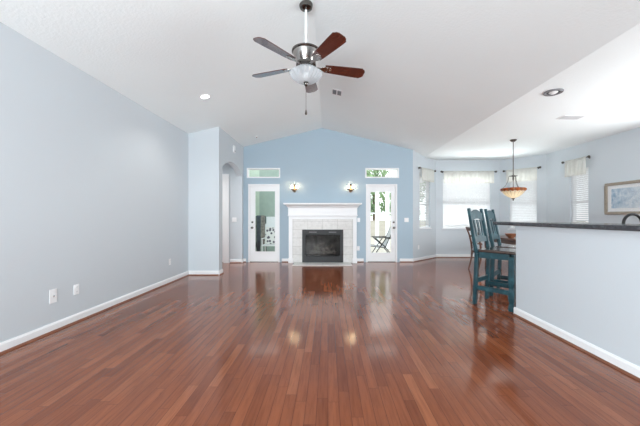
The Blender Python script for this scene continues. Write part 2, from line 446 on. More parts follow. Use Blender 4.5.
# arched opening wall
def arch_wall():
    mb = MB(); y0, y1 = 6.42, BACK; a0, a1 = 6.50, 7.98
    mid = (a0+a1)/2; half = (a1-a0)/2; spring, rise = 2.31, 0.22
    R = (half*half+rise*rise)/(2*rise); cz = spring+rise-R
    ys = [a0+(a1-a0)*i/20 for i in range(21)]
    x0, x1 = JUT, JUT-0.14; t = vault(JUT)+0.03; t2 = vault(x1)+0.03
    def cell(ya, yb, za, zb):
        mb.hexa([V((x0, ya, za)), V((x0, yb, zb)), V((x1, yb, zb)), V((x1, ya, za))],
                [V((x0, ya, t)), V((x0, yb, t)), V((x1, yb, t2)), V((x1, ya, t2))])
    cell(y0, a0, 0, 0); cell(a1, y1, 0, 0)
    az = lambda y: cz+math.sqrt(max(R*R-(y-mid)**2, 0))
    for ya, yb in zip(ys[:-1], ys[1:]): cell(ya, yb, az(ya), az(yb))
    return tag(mb.build('wall_arch', M['wall'], smooth=0, weld=False), kind='structure')
arch_wall()
wall('wall_hall_end', (-5.0, HALL), (JUT-0.14, HALL), -0.15, top=vault, holes=[(1.45, 2.22, 0, 2.30)])
wall('wall_hall_side', (-5.0, 6.30), (-5.0, BACK), -0.12, top=vault)
wall('wall_hall_front', (-5.0, 6.30), (LEFT-0.12, 6.30), -0.12, top=vault)
bx0 = JUT-0.14
FB = (-0.66, 0.38, 0.02, 0.86)
holes = [(DOORS[0][0]-bx0, DOORS[0][1]-bx0, 0, 2.11), (DOORS[1][0]-bx0, DOORS[1][1]-bx0, 0, 2.11),
         (-2.20-bx0, -1.295-bx0, 2.276, 2.548), (1.01-bx0, 1.924-bx0, 2.276, 2.548), (FB[0]-bx0, FB[1]-bx0, FB[2], FB[3])]
wall('wall_back', (bx0, BACK), (2.30, BACK), -0.15, holes=holes, top=vault, m='wall_back', kinks=[RIDGE_X-bx0])
BA, BB, BC, BD = (2.30, BACK), (3.25, NOOK), (5.17, NOOK), (RIGHT, 8.12)
W1 = (0.36, 0.98, 0.90, 2.36); W2 = (0.21, 1.65, 0.875, 2.36); W3 = (0.26, 0.96, 0.875, 2.36)
wall('wall_bay_left', BA, BB, -0.14, holes=[W1], top=vault, kinks=[(FLAT_X-2.30)/(0.95)*1.3156])
wall('wall_bay_middle', BB, BC, -0.14, holes=[W2])
wall('wall_bay_right', BC, BD, -0.14, holes=[W3])
W4 = (8.12-7.36, 8.12-6.83, 0.89, 2.36)
wall('wall_right', BD, (RIGHT, REAR), -0.14, holes=[W4, (8.12-5.0, 8.12-1.4, 0.95, 2.3)])  # second opening is unseen, placed to suit the added kitchen fill
wall('wall_rear', (RIGHT+0.14, REAR), (LEFT-0.12, REAR), -0.14, top=vault, kinks=[RIGHT+0.14-RIDGE_X],
     holes=[(RIGHT+0.14-1.2, RIGHT+0.14+2.7, 0.03, 2.45)])  # unseen opening, set around the added rear fill and sky light

# ------------------------------------------------------------------ baseboards (white board with a brown shoe moulding)
def baseboard(name, p0, p1, side=1, h=0.095, t=0.016, shoe=True):
    p0 = V((*p0, 0)); p1 = V((*p1, 0)); d = (p1-p0).normalized(); n = V((d.y, -d.x, 0))*side
    o = tag(MB().prism([V((0, 0, 0)), n*t, n*t+V((0, 0, h-0.02)), n*(t*0.45)+V((0, 0, h)), V((0, 0, h))], p0+n*0.001+V((0,0,0.001)), p1+n*0.001+V((0,0,0.001))).build(name, M['trim'], smooth=0), kind='structure')
    if shoe:
        q = [n*t, n*(t+0.017), n*(t+0.012)+V((0, 0, 0.012)), n*t+V((0, 0, 0.018))]
        MB().prism(q, p0+n*0.001+V((0,0,0.001)), p1+n*0.001+V((0,0,0.001))).build('shoe_moulding', M['shoe'], o, smooth=0)
    return o
baseboard('baseboard_left', (LEFT, REAR), (LEFT, 6.30))
baseboard('baseboard_jut', (LEFT, 6.30), (JUT, 6.30))
baseboard('baseboard_arch_near', (JUT, 6.284), (JUT, 6.50))
baseboard('baseboard_arch_far', (JUT, 7.98), (JUT, BACK))
baseboard('baseboard_hall', (-2.60, HALL), (JUT, HALL))
baseboard('baseboard_back_left', (-1.25, BACK), (-1.06, BACK))
baseboard('baseboard_back_corner', (JUT, BACK), (-2.22, BACK))
baseboard('baseboard_back_middle', (0.76, BACK), (0.965, BACK))
baseboard('baseboard_back_right', (1.94, BACK), (2.30, BACK))
baseboard('baseboard_bay_left', BA, BB)
baseboard('baseboard_bay_middle', BB, BC)
baseboard('baseboard_bay_right', BC, BD)
baseboard('baseboard_right', BD, (RIGHT, REAR))

# ------------------------------------------------------------------ half wall under the bar
BARX, BAREND = 2.34, 3.74
hw = tag(MB().box(BARX, BARX+0.13, REAR, BAREND, 0, 1.113).build('wall_bar', M['wall'], bevel=0.006), kind='structure')
baseboard('baseboard_bar', (BARX, BAREND), (BARX, REAR), 1)
baseboard('baseboard_bar_end', (BARX+0.13, BAREND), (BARX-0.016, BAREND), 1)
# apron strip under the worktop
tag(MB().box(BARX-0.012, BARX-0.0005, REAR, BAREND, 1.07, 1.113).build('trim_bar', M['wall'], smooth=0), kind='structure')

def rounded(x0, x1, y0, y1, r, n=8):
    pts = []
    for cx, cy, a0 in ((x1-r, y1-r, 0), (x0+r, y1-r, 90)):
        for i in range(n+1):
            a = math.radians(a0+90*i/n); pts.append(V((cx+r*math.cos(a), cy+r*math.sin(a), 0)))
    return pts+[V((x0, y0, 0)), V((x1, y0, 0))]
bt = MB().prism(rounded(2.28, 2.86, REAR+0.02, 4.23, 0.10), (0, 0, 1.114), (0, 0, 1.156)).build('bar_countertop', M['granite'], bevel=0.008)
tag(bt, 'long dark granite bar top on the pale half wall', 'countertop')

# kitchen counter behind the bar, with its tap
kc = thing('kitchen_cabinet', 'low white cabinet run hidden behind the half wall of the bar', 'cabinet', (2.472, 0.5, 0))
MB().box(0, 0.66, -1.5, 3.1, 0.10, 0.88).build('body', M['trim'], kc, bevel=0.004)
MB().box(0, 0.60, -1.5, 3.1, 0.0, 0.10).build('toe_kick', M['charcoal'], kc)
for k in range(6):
    y = -1.48+k*0.763
    dd = MB().box(0.66, 0.68, y, y+0.745, 0.12, 0.86).build('cabinet_door', M['trim'], kc, bevel=0.004)
    MB().tube([(0.705, y+0.06, 0.66), (0.705, y+0.06, 0.80)], 0.006).tube([(0.68, y+0.06, 0.67), (0.705, y+0.06, 0.67)], 0.005).tube([(0.68, y+0.06, 0.79), (0.705, y+0.06, 0.79)], 0.005).build('handle', M['darknickel'], dd)
kt = MB().box(2.474, 3.19, -1.02, 3.62, 0.881, 0.92).build('kitchen_worktop', M['granite'], bevel=0.006)
tag(kt, 'lower dark granite worktop with the black tap, behind the bar', 'countertop')
fx = thing('kitchen_faucet', 'black gooseneck tap rising behind the bar top', 'faucet', (2.955, 3.0, 0.9205))
MB().lathe([(0.028, 0), (0.028, 0.012), (0.019, 0.03), (0.017, 0.06)], 20).build('base', M['black'], fx)
arc = [(0, 0, 0.05), (0, 0, 0.235)]+[(0.092-0.092*math.cos(a*PI/14), 0, 0.235+0.092*math.sin(a*PI/14)) for a in range(1, 15)]+[(0.184, 0, 0.17)]
MB().tube(arc, 0.0135, 14).build('spout', M['black'], fx)
MB().tube([(0, 0.015, 0.07), (0, 0.05, 0.085), (0, 0.10, 0.12)], [0.008, 0.007, 0.005], 10).build('handle', M['black'], fx)

# ------------------------------------------------------------------ doors and transoms
def glazed_door(name, x0, x1, glass, knob_x, hinge):
    r = tag(bpy.data.objects.new(name, None), kind='structure'); COL.objects.link(r); r.location = (0, BACK, 0)
    c = 0.045
    j = MB()
    j.box(x0, x0+c, -0.012, 0.15, 0, 2.11); j.box(x1-c, x1, -0.012, 0.15, 0, 2.11); j.box(x0+c, x1-c, -0.012, 0.15, 2.11-c, 2.11)
    j.build('door_frame', M['trim'], r, smooth=0)
    gx0, gx1, gz0, gz1 = glass; s0, s1, zt = x0+c+0.002, x1-c-0.002, 2.11-c-0.003; y0, y1 = 0.02, 0.064
    d = MB()
    d.box(s0, gx0, y0, y1, 0.012, zt).box(gx1, s1, y0, y1, 0.012, zt).box(gx0, gx1, y0, y1, 0.012, gz0).box(gx0, gx1, y0, y1, gz1, zt)
    sl = d.build('door_slab', M['trim'], r, smooth=0)
    b = 0.022; e = MB()
    for y in (y0-0.010,):
        e.box(gx0-b, gx0+0.004, y, y0-0.001, gz0-b, gz1+b).box(gx1-0.004, gx1+b, y, y0-0.001, gz0-b, gz1+b)
        e.box(gx0+0.004, gx1-0.004, y, y0-0.001, gz0-b, gz0+0.004).box(gx0+0.004, gx1-0.004, y, y0-0.001, gz1-0.004, gz1+b)
    e.build('glazing_bead', M['trim'], sl, smooth=0)
    MB().box(gx0, gx1, 0.038, 0.046, gz0, gz1).build('glass', M['glass'], sl, smooth=0)
    kn = MB()
    kn.lathe([(0.030, 0), (0.030, 0.008), (0.012, 0.012), (0.011, 0.035), (0.026, 0.045), (0.030, 0.058), (0.022, 0.072), (0, 0.076)], 20,
             (knob_x, y0-0.0005, 0.93), M=Matrix.Rotation(PI/2, 4, 'X'))
    kn.build('door_knob', M['darknickel'], sl)
    kb = MB().lathe([(0.026, 0), (0.026, 0.010), (0.018, 0.016), (0, 0.017)], 18, (knob_x, y0-0.0005, 1.08), M=Matrix.Rotation(PI/2, 4, 'X'))
    kb.build('deadbolt', M['darknickel'], sl)
    MB().box(x0+c, x1-c, -0.005, 0.15, 0.0005, 0.012).build('threshold', M['darknickel'], r)
    return r
glazed_door('door_1', *DOORS[0], (-1.98, -1.436, 0.28, 1.92), -2.055, 1)
glazed_door('door_2', *DOORS[1], (1.154, 1.715, 0.25, 1.90), 1.785, -1)
def transom(name, x0, x1, z0=2.276, z1=2.548):
    f = 0.035; b = MB()
    b.box(x0, x0+f, -0.008, 0.14, z0, z1).box(x1-f, x1, -0.008, 0.14, z0, z1).box(x0+f, x1-f, -0.008, 0.14, z0, z0+f).box(x0+f, x1-f, -0.008, 0.14, z1-f, z1)
    o = tag(b.build(name, M['trim'], smooth=0), kind='structure'); o.location = (0, BACK, 0)
    MB().box(x0+f, x1-f, 0.05, 0.058, z0+f, z1-f).build('glass', M['glass'], o, smooth=0)
transom('window_1', -2.20, -1.295); transom('window_2', 1.01, 1.924)
# white hall door seen through the arch
hd = tag(bpy.data.objects.new('door_3', None), kind='structure'); COL.objects.link(hd); hd.location = (0, HALL, 0)
MB().box(-3.62, -3.55, -0.018, 0.10, 0, 2.30).box(-2.78, -2.63, -0.018, 0.10, 0, 2.36).box(-3.55, -2.78, -0.018, 0.10, 2.23, 2.36).build('door_frame', M['trim'], hd, smooth=0)
sl = MB().box(-3.545, -2.785, 0.03, 0.065, 0.01, 2.225).build('door_slab', M['trim'], hd, smooth=0)
pn = MB()
for px in (-3.45, -3.12):
    for z0, z1 in ((0.2, 0.85), (1.0, 1.9)): pn.box(px, px+0.24, 0.022, 0.0295, z0, z1)
pn.build('panel', M['trim'], sl, bevel=0.004)
MB().ball((-3.47, -0.01, 0.95), 0.027).tube([(-3.47, 0.0295, 0.95), (-3.47, -0.01, 0.95)], 0.01).build('door_knob', M['darknickel'], sl)

# ------------------------------------------------------------------ bay windows with blinds, rods and valances
def frame_at(p0, p1, u):
    p0 = V((*p0, 0)); p1 = V((*p1, 0)); d = (p1-p0).normalized()
    return p0+d*u, math.atan2(d.y, d.x)
def window(name, p0, p1, w):
    L = w[1]-w[0]; c, a = frame_at(p0, p1, w[0]); z0, z1 = w[2], w[3]
    r = tag(bpy.data.objects.new(name, None), kind='structure'); COL.objects.link(r); r.location = c; r.rotation_euler = (0, 0, a)
    f = 0.045; b = MB()
    b.box(0.001, f, 0.06, 0.13, z0+0.001, z1-0.001).box(L-f, L-0.001, 0.06, 0.13, z0+0.001, z1-0.001).box(f, L-f, 0.06, 0.13, z0+0.001, z0+f).box(f, L-f, 0.06, 0.13, z1-f, z1-0.001)
    b.build('window_frame', M['trim'], r, smooth=0)
    zm = z0+(z1-z0)*0.47
    MB().box(f, L-f, 0.07, 0.115, zm-0.022, zm+0.022).build('meeting_rail', M['trim'], r, smooth=0)
    g = MB().box(f, L-f, 0.086, 0.092, z0+f, zm-0.022).box(f, L-f, 0.086, 0.092, zm+0.022, z1-f)
    if L > 1.0: pass
    g.build('glass', M['glass'], r, smooth=0)
    MB().box(-0.03, L+0.03, -0.03, -0.001, z0-0.022, z0-0.002).box(0.002, L-0.002, -0.001, 0.06, z0+0.0005, z0+0.006).build('window_sill', M['trim'], r, bevel=0.003)
    return r
def blind(p0, p1, w, label, tilt=-58):
    L = w[1]-w[0]; c, a = frame_at(p0, p1, w[0]); z0, z1 = w[2], w[3]
    r = thing('window_blind', label, 'blind', (c.x, c.y, 0), a, 'white slatted blinds in the dining bay')
    MB().box(0.006, L-0.006, 0.006, 0.056, z1-0.05, z1-0.004).build('headrail', M['trim'], r, smooth=0)
    n = int((z1-z0-0.10)/0.046); s = MB()
    for k in range(n):
        z = z1-0.075-k*0.046; R = Matrix.Translation((0, 0.032, z)) @ Matrix.Rotation(math.radians(tilt), 4, 'X')
        s.box(0.008, L-0.008, -0.025, 0.025, -0.0014, 0.0014, R)
    s.build('slats', M['blind'], r, smooth=0)
    co = MB()
    for x in ([0.1, L-0.1] if L < 1 else [0.15, L/2, L-0.15]): co.tube([(x, 0.006, z0+0.03), (x, 0.006, z1-0.02)], 0.0018, 6)
    co.build('lift_cord', M['plate'], r)
    MB().box(0.008, L-0.008, 0.012, 0.052, z0+0.008, z0+0.026).build('bottom_rail', M['trim'], r, smooth=0)
    return r
def rod(p0, p1, u0, u1, z, label):
    c, a = frame_at(p0, p1, u0); L = u1-u0
    r = thing('curtain_rod', label, 'curtain rod', (c.x, c.y, z), a, 'dark curtain rods in the dining bay')
    MB().tube([(0, -0.075, 0), (L, -0.075, 0)], 0.010, 12).build('rod', M['bronze'], r)
    for x, s in ((0, -1), (L, 1)):
        MB().ball((x+s*0.022, -0.075, 0), 0.030, 1.1, 1, 1).build('finial', M['bronze'], r)
    for x in (0.035, L-0.035):
        MB().box(x-0.010, x+0.010, -0.070, -0.0015, -0.006, 0.006).box(x-0.015, x+0.015, -0.006, -0.0015, -0.03, 0.03).build('bracket', M['bronze'], r)
    return r
def valance(p0, p1, u0, u1, z, h, label):
    c, a = frame_at(p0, p1, u0); L = u1-u0
    n = max(24, int(L*60)); b = MB(); rows = 6; g = []
    for j in range(rows+1):
        t = j/rows; row = []
        for i in range(n+1):
            x = L*i/n; amp = 0.004+0.010*t
            y = -0.093+amp*math.sin(i*0.9+0.7*math.sin(i*0.23))
            row.append(b.bm.verts.new((x, y, 0.02-h*t)))
        g.append(row)
    for j in range(rows):
        for i in range(n): b.bm.faces.new((g[j][i], g[j][i+1], g[j+1][i+1], g[j+1][i]))
    o = b.build('valance', M['valance'], smooth=80)
    s = o.modifiers.new('thick', 'SOLIDIFY'); s.thickness = 0.003
    o.location = (c.x, c.y, z); o.rotation_euler = (0, 0, a)
    return tag(o, label, 'valance', 'sheer valances in the dining bay')

window('window_3', BA, BB, W1); window('window_4', BB, BC, W2); window('window_5', BC, BD, W3); window('window_6', BD, (RIGHT, REAR), W4)
blind(BA, BB, W1, 'narrow white slatted blind in the first bay window beside the blue wall', -30)
blind(BB, BC, W2, 'widest white slatted blind, in the bay window behind the teal stools')
blind(BC, BD, W3, 'white slatted blind in the bay window behind the hanging lamp')
blind(BD, (RIGHT, REAR), W4, 'narrow white slatted blind on the wall with the framed picture', -48)
rod(BA, BB, 0.26, 1.10, 2.576, 'short dark curtain rod on the bay wall next to the blue wall')
rod(BB, BC, 0.165, 1.75, 2.576, 'longest dark curtain rod, above the wide bay window')
rod(BC, BD, 0.165, 1.03, 2.576, 'dark curtain rod above the window behind the hanging lamp')
rod(BD, (RIGHT, REAR), 0.66, 1.36, 2.576, 'short dark curtain rod on the wall with the framed picture')
valance(BA, BB, 0.32, 1.03, 2.576, 0.37, 'narrow sheer cream valance on the bay wall next to the blue wall')
valance(BB, BC, 0.205, 1.70, 2.576, 0.37, 'widest sheer cream valance, above the window behind the teal stools')
valance(BC, BD, 0.215, 0.985, 2.576, 0.37, 'sheer cream valance above the window behind the hanging lamp')
valance(BD, (RIGHT, REAR), 0.72, 1.32, 2.576, 0.40, 'short sheer cream valance on the wall with the framed picture')

# ------------------------------------------------------------------ fireplace
FC = -0.14
fp = thing('fireplace', 'white mantel fireplace with pale stone tile surround on the blue wall', 'fireplace', (FC, BACK, 0))
FY = -0.20     # front of the surround
hx = 0.90
MB().box(-hx+0.10, -0.545, FY+0.012, -0.002, 0.001, 1.16).box(0.545, hx-0.10, FY+0.012, -0.002, 0.001, 1.16).box(-0.545, 0.545, FY+0.012, -0.002, 0.886, 1.16).build('tile_surround', M['tile'], fp, smooth=0)
pl = MB()
for s in (-1, 1):
    a, b = sorted((s*hx, s*(hx-0.10))); pl.box(a, b, FY, -0.002, 0.001, 1.245)
    a, b = sorted((s*(hx+0.012), s*(hx-0.112))); pl.box(a, b, FY-0.015, -0.002, 0.001, 0.13)
pl.box(-hx+0.10, hx-0.10, FY, -0.002, 1.16, 1.245)
pl.build('pilaster_frame', M['trim'], fp, bevel=0.004)
fz = MB().box(-hx-0.012, hx+0.012, FY-0.022, -0.002, 1.245, 1.462)
fz.box(-hx-0.022, hx+0.022, FY-0.034, -0.002, 1.245, 1.275)
fz.build('frieze', M['trim'], fp, bevel=0.004)
crown = MB(); steps = [(0.012, 1.462), (0.028, 1.472), (0.040, 1.49), (0.060, 1.515), (0.090, 1.535), (0.100, 1.545)]
for (a, z0), (b, z1) in zip(steps[:-1], steps[1:]):
    crown.hexa([V((-hx-a, FY-0.01-a, z0)), V((hx+a, FY-0.01-a, z0)), V((hx+a, -0.002, z0)), V((-hx-a, -0.002, z0))],
               [V((-hx-b, FY-0.01-b, z1)), V((hx+b, FY-0.01-b, z1)), V((hx+b, -0.002, z1)), V((-hx-b, -0.002, z1))])
crown.build('crown_moulding', M['trim'], fp, smooth=50, weld=False)
MB().box(-hx-0.125, hx+0.125, FY-0.135, -0.002, 1.545, 1.588).build('mantel_shelf', M['trim'], fp, bevel=0.006)
MB().box(-0.745, 0.745, FY-0.46, FY-0.0005, 0.001, 0.020).build('hearth', M['tile'], fp, bevel=0.004)
ins = MB()
for a, b, z0, z1 in ((-0.543, -0.455, 0.021, 0.884), (0.455, 0.543, 0.021, 0.884), (-0.455, 0.455, 0.74, 0.884), (-0.455, 0.455, 0.021, 0.19)):
    ins.box(a, b, FY-0.012, FY+0.06, z0, z1)
fb = ins.build('firebox_frame', M['charcoal'], fp, bevel=0.006)
for a in (-0.36, 0.16):
    MB().box(a, a+0.20, FY-0.018, FY-0.0125, 0.812, 0.828).build('vent_strip', M['midgrey'], fb, bevel=0.002)
for d_, z0, z1 in ((0.022, 0.165, 0.18), (0.018, 0.045, 0.145), (0.022, 0.755, 0.77)):
    MB().box(-0.44, 0.44, FY-d_, FY-0.0125, z0, z1).build('louver', M['charcoal'], fb, bevel=0.003)
MB().box(-0.455, 0.455, FY+0.018, FY+0.024, 0.19, 0.74).build('firebox_glass', M['fireglass'], fb, smooth=0)
inner = MB()
inner.box(-0.50, 0.50, 0.14, 0.16, 0.03, 0.85).box(-0.515, -0.50, FY+0.06, 0.16, 0.03, 0.85).box(0.50, 0.515, FY+0.06, 0.16, 0.03, 0.85)
inner.box(-0.50, 0.50, FY+0.06, 0.14, 0.83, 0.85).box(-0.50, 0.50, FY+0.06, 0.14, 0.03, 0.19)
inner.build('firebox', M['firebrick'], fp, smooth=0)
for i, (x0, y0, z0, x1, y1, z1, r) in enumerate([(-0.34, -0.06, 0.26, 0.34, -0.02, 0.26, 0.058), (-0.30, 0.05, 0.27, 0.32, 0.07, 0.28, 0.062), (-0.26, 0.04, 0.36, 0.20, -0.07, 0.35, 0.052),
                                                  (-0.05, -0.08, 0.33, 0.26, 0.06, 0.45, 0.045), (-0.24, -0.05, 0.42, 0.04, 0.05, 0.50, 0.042)]):
    a = V((x0, y0, z0)); b = V((x1, y1, z1)); pts = [a.lerp(b, t/6)+V((0, 0, 0.012*math.sin(t*1.7+i))) for t in range(7)]
    MB().tube(pts, [r*(0.9+0.18*math.sin(t*2.1+i*1.3)) for t in range(7)], 12).build('log', M['log'], fp)
for x in (-0.36, -0.12, 0.12, 0.36): MB().tube([(x, -0.11, 0.199), (x, 0.10, 0.199)], 0.009, 8).build('grate_bar', M['black'], fp)

# ------------------------------------------------------------------ wall sconces
def sconce(x, label):
    r = thing('wall_sconce', label, 'sconce', (x, BACK-0.001, 1.98), 0, 'lit wall sconces above the mantel')
    MB().lathe([(0.045, 0), (0.045, 0.010), (0.030, 0.020), (0.012, 0.026)], 20, (0, 0, -0.05), M=Matrix.Rotation(PI/2, 4, 'X')).build('backplate', M['brass'], r)
    MB().lathe([(0, -0.085), (0.012, -0.075), (0.05, -0.060), (0.058, -0.045), (0.042, -0.02), (0.026, 0.02), (0.018, 0.06), (0.016, 0.085)], 22, (0, -0.075, 0)).build('body', M['brass'], r)
    MB().tube([(0, -0.02, -0.05), (0, -0.045, -0.05), (0, -0.07, -0.055)], 0.010, 10).build('arm', M['brass'], r)
    MB().lathe([(0.012, 0.085), (0.028, 0.092), (0.030, 0.110), (0.020, 0.128), (0, 0.136)], 18, (0, -0.075, 0)).build('finial', M['bronze'], r)
    for s in (-1, 1):
        MB().tube([(s*0.03, -0.075, -0.045), (s*0.052, -0.075, -0.055), (s*0.068, -0.095, -0.03)], 0.006, 8).lathe([(0.006, -0.03), (0.026, -0.018), (0.028, -0.012), (0.012, -0.008), (0.011, 0.018)], 16, (s*0.068, -0.095, 0)).build('candle_arm', M['brass'], r)
        MB().lathe([(0.008, 0.018), (0.013, 0.030), (0.014, 0.042), (0.009, 0.065), (0.003, 0.085), (0, 0.087)], 14, (s*0.068, -0.095, 0)).build('bulb', M['bulb'], r)
        for dx in (-0.018, 0.018):
            MB().tube([(s*0.068+dx, -0.095, -0.014), (s*0.068+dx, -0.095, -0.055)], 0.0015, 6).lathe([(0, -0.115), (0.008, -0.095), (0.006, -0.06), (0, -0.052)], 8, (s*0.068+dx, -0.095, 0)).build('crystal_drop', M['fanglass'], r)
    return r
sconce((294.7-328)/36.9, 'lit brass sconce on the blue wall, nearer the door with the towels outside')
sconce((350.5-328)/36.9, 'lit brass sconce on the blue wall, nearer the door with the lounge chair outside')

# ------------------------------------------------------------------ ceiling fan
FX, FYY = -0.247, 3.37
fan = thing('ceiling_fan', 'five-blade ceiling fan with mahogany blades and glass light bowl', 'ceiling fan', (FX, FYY, 0))
ztop = vault(FX)
MB().lathe([(0.014, ztop-0.066), (0.045, ztop-0.062), (0.068, ztop-0.045), (0.076, ztop-0.02), (0.077, ztop-0.006), (0.070, ztop+0.008)], 28).build('canopy', M['darknickel'], fan)
MB().tube([(0, 0, ztop-0.06), (0, 0, 3.13)], 0.0135, 14).build('downrod', M['trim'], fan)
MB().lathe([(0.014, 3.1546), (0.024, 3.1470), (0.024, 3.1242), (0.016, 3.1204)], 18).build('coupling', M['darknickel'], fan)
MB().lathe([(0.02, 3.1280), (0.075, 3.1166), (0.135, 3.1014), (0.158, 3.0862), (0.160, 3.0710), (0.150, 3.0611)], 40).build('motor_cap', M['darknickel'], fan)
MB().lathe([(0.148, 3.0634), (0.143, 3.0444), (0.125, 2.9988), (0.105, 2.9646), (0.098, 2.9494)], 40).build('motor_housing', M['nickel'], fan)
MB().lathe([(0.10, 2.9517), (0.112, 2.9418), (0.112, 2.9190), (0.095, 2.9114), (0.085, 2.9000)], 36).build('flywheel', M['darknickel'], fan)
MB().lathe([(0.080, 2.905), (0.070, 2.89), (0.060, 2.87), (0.050, 2.850)], 32).build('light_fitter', M['nickel'], fan)
bowl = [(0.085, 2.895), (0.105, 2.888), (0.120, 2.872), (0.150, 2.852), (0.174, 2.836), (0.178, 2.824), (0.166, 2.806), (0.150, 2.785), (0.120, 2.757), (0.075, 2.735), (0.02, 2.728)]
MB().lathe(bowl, 120, rib=0.045, nrib=24).build('light_bowl', M['fanglass'], fan)
MB().ball((0, 0, 2.80), 0.045, 1, 1, 1.2).build('bulb', M['plate'], fan)
MB().lathe([(0, 2.685), (0.012, 2.69), (0.022, 2.702), (0.026, 2.714), (0.018, 2.724), (0.03, 2.730), (0.028, 2.735)], 18).build('finial', M['darknickel'], fan)
pc = MB().tube([(0.0, 0, 2.688), (0.0, 0, 2.425)], 0.0022, 6).build('pull_chain', M['darknickel'], fan)
MB().lathe([(0, 2.365), (0.012, 2.373), (0.013, 2.39), (0.007, 2.415), (0.002, 2.428)], 12).build('pull', M['bronze'], pc)
for k in range(5):
    a = math.radians(15+72*k); R = Matrix.Rotation(a, 4, 'Z'); T = R @ Matrix.Translation((0, 0, 2.912)) @ Matrix.Rotation(math.radians(-13), 4, 'X')
    outl = [(0.215, -0.056), (0.30, -0.064), (0.55, -0.078), (0.652, -0.081), (0.662, -0.070), (0.682, -0.058), (0.694, -0.034), (0.694, 0.034), (0.682, 0.058), (0.662, 0.070), (0.652, 0.081), (0.55, 0.078), (0.30, 0.064), (0.215, 0.056)]
    b = MB().prism([V((x, y, 0)) for x, y in outl], (0, 0, -0.004), (0, 0, 0.004))
    bo = b.build('blade', M['blade'], fan, bevel=0.002); bo.matrix_local = T
    ir = MB().prism([V((x, y, 0)) for x, y in [(0.10, -0.018), (0.17, -0.014), (0.21, -0.040), (0.245, -0.046), (0.285, -0.030), (0.30, 0), (0.285, 0.030), (0.245, 0.046), (0.21, 0.040), (0.17, 0.014), (0.10, 0.018)]], (0, 0, -0.010), (0, 0, -0.0045))
    for sx, sy in ((0.24, -0.028), (0.24, 0.028), (0.278, 0)): ir.ball((sx, sy, -0.011), 0.006, u=8, v=5)
    ir.build('blade_iron', M['nickel'], bo, bevel=0.0015)

# ------------------------------------------------------------------ ceiling fittings
def on_slope(x, y):
    z = vault(x); a = math.atan(SLOPE) * (1 if x < RIDGE_X else -1)
    if x >= FLAT_X: a = 0
    return V((x, y, z-0.001)), a
def ceil_thing(name, label, cat, x, y, group=None):
    p, a = on_slope(x, y); r = thing(name, label, cat, p, 0, group); r.rotation_euler = (0, -a, 0); return r
rl = ceil_thing('recessed_light', 'lit round recessed light in the sloped ceiling above the pale left wall', 'ceiling light', -2.007, 4.895)
MB().lathe([(0.062, -0.004), (0.066, -0.009), (0.088, -0.007), (0.092, 0), (0.062, 0)], 32).build('trim_ring', M['trim'], rl)
MB().lathe([(0, -0.010), (0.045, -0.0095), (0.062, -0.004)], 28).build('lens', M['canbulb'], rl)
l = bpy.data.lights.new('recessed_lamp', 'SPOT'); l.energy = 22; l.spot_size = math.radians(130); l.spot_blend = 0.6; l.shadow_soft_size = 0.05; l.color = (1, 0.95, 0.88)
lo = bpy.data.objects.new('recessed_lamp', l); COL.objects.link(lo); lo.location = (-2.007, 4.895, vault(-2.007)-0.06)
sd = ceil_thing('smoke_detector', 'tiny round detector on the vault near the blue end wall', 'detector', -1.79, 7.5)
MB().lathe([(0, -0.022), (0.02, -0.021), (0.026, -0.014), (0.034, -0.010), (0.036, 0)], 24).build('body', M['plate'], sd)
MB().lathe([(0.014, -0.0222), (0.016, -0.030), (0.010, -0.034), (0, -0.034)], 16).build('sensor_cap', M['brass'], sd)
vt = ceil_thing('ceiling_vent', 'small dark two-panel grille on the vault beyond the fan', 'vent', 0.168, 5.6)
MB().box(-0.10, 0.10, -0.125, 0.125, -0.008, 0).build('frame', M['plate'], vt, bevel=0.002)
for x0 in (-0.082, 0.010):
    s = MB(); s.box(x0, x0+0.072, -0.095, 0.095, -0.0095, -0.0085)
    for k in range(7): s.box(x0, x0+0.072, -0.090+k*0.028, -0.082+k*0.028, -0.014, -0.0096)
    s.build('grille', M['midgrey'], vt, smooth=0)
fl2 = thing('recessed_light', 'unlit round recessed light with dark rim in the flat ceiling', 'ceiling light', (3.08, 4.10, FLAT_Z-0.001))
MB().lathe([(0.080, -0.004), (0.082, -0.014), (0.106, -0.018), (0.114, -0.012), (0.116, 0), (0.08, 0)], 36).build('trim_ring', M['midgrey'], fl2)
MB().lathe([(0.050, -0.006), (0.080, -0.005), (0.080, -0.0045), (0.05, -0.004)], 32).build('baffle', M['charcoal'], fl2)
MB().lathe([(0, -0.030), (0.030, -0.026), (0.052, -0.012), (0.055, -0.002)], 24).build('lamp_face', M['plate'], fl2)
fv = thing('ceiling_vent', 'white flush air register in the flat ceiling above the bar', 'vent', (4.16, 5.13, FLAT_Z-0.001))
MB().box(-0.19, 0.19, -0.10, 0.10, -0.008, 0).build('frame', M['plate'], fv, bevel=0.003)
s = MB()
for k in range(9): s.box(-0.165, 0.165, -0.078+k*0.0185, -0.068+k*0.0185, -0.013, -0.0085)
s.build('grille', M['sling'], fv, smooth=0)

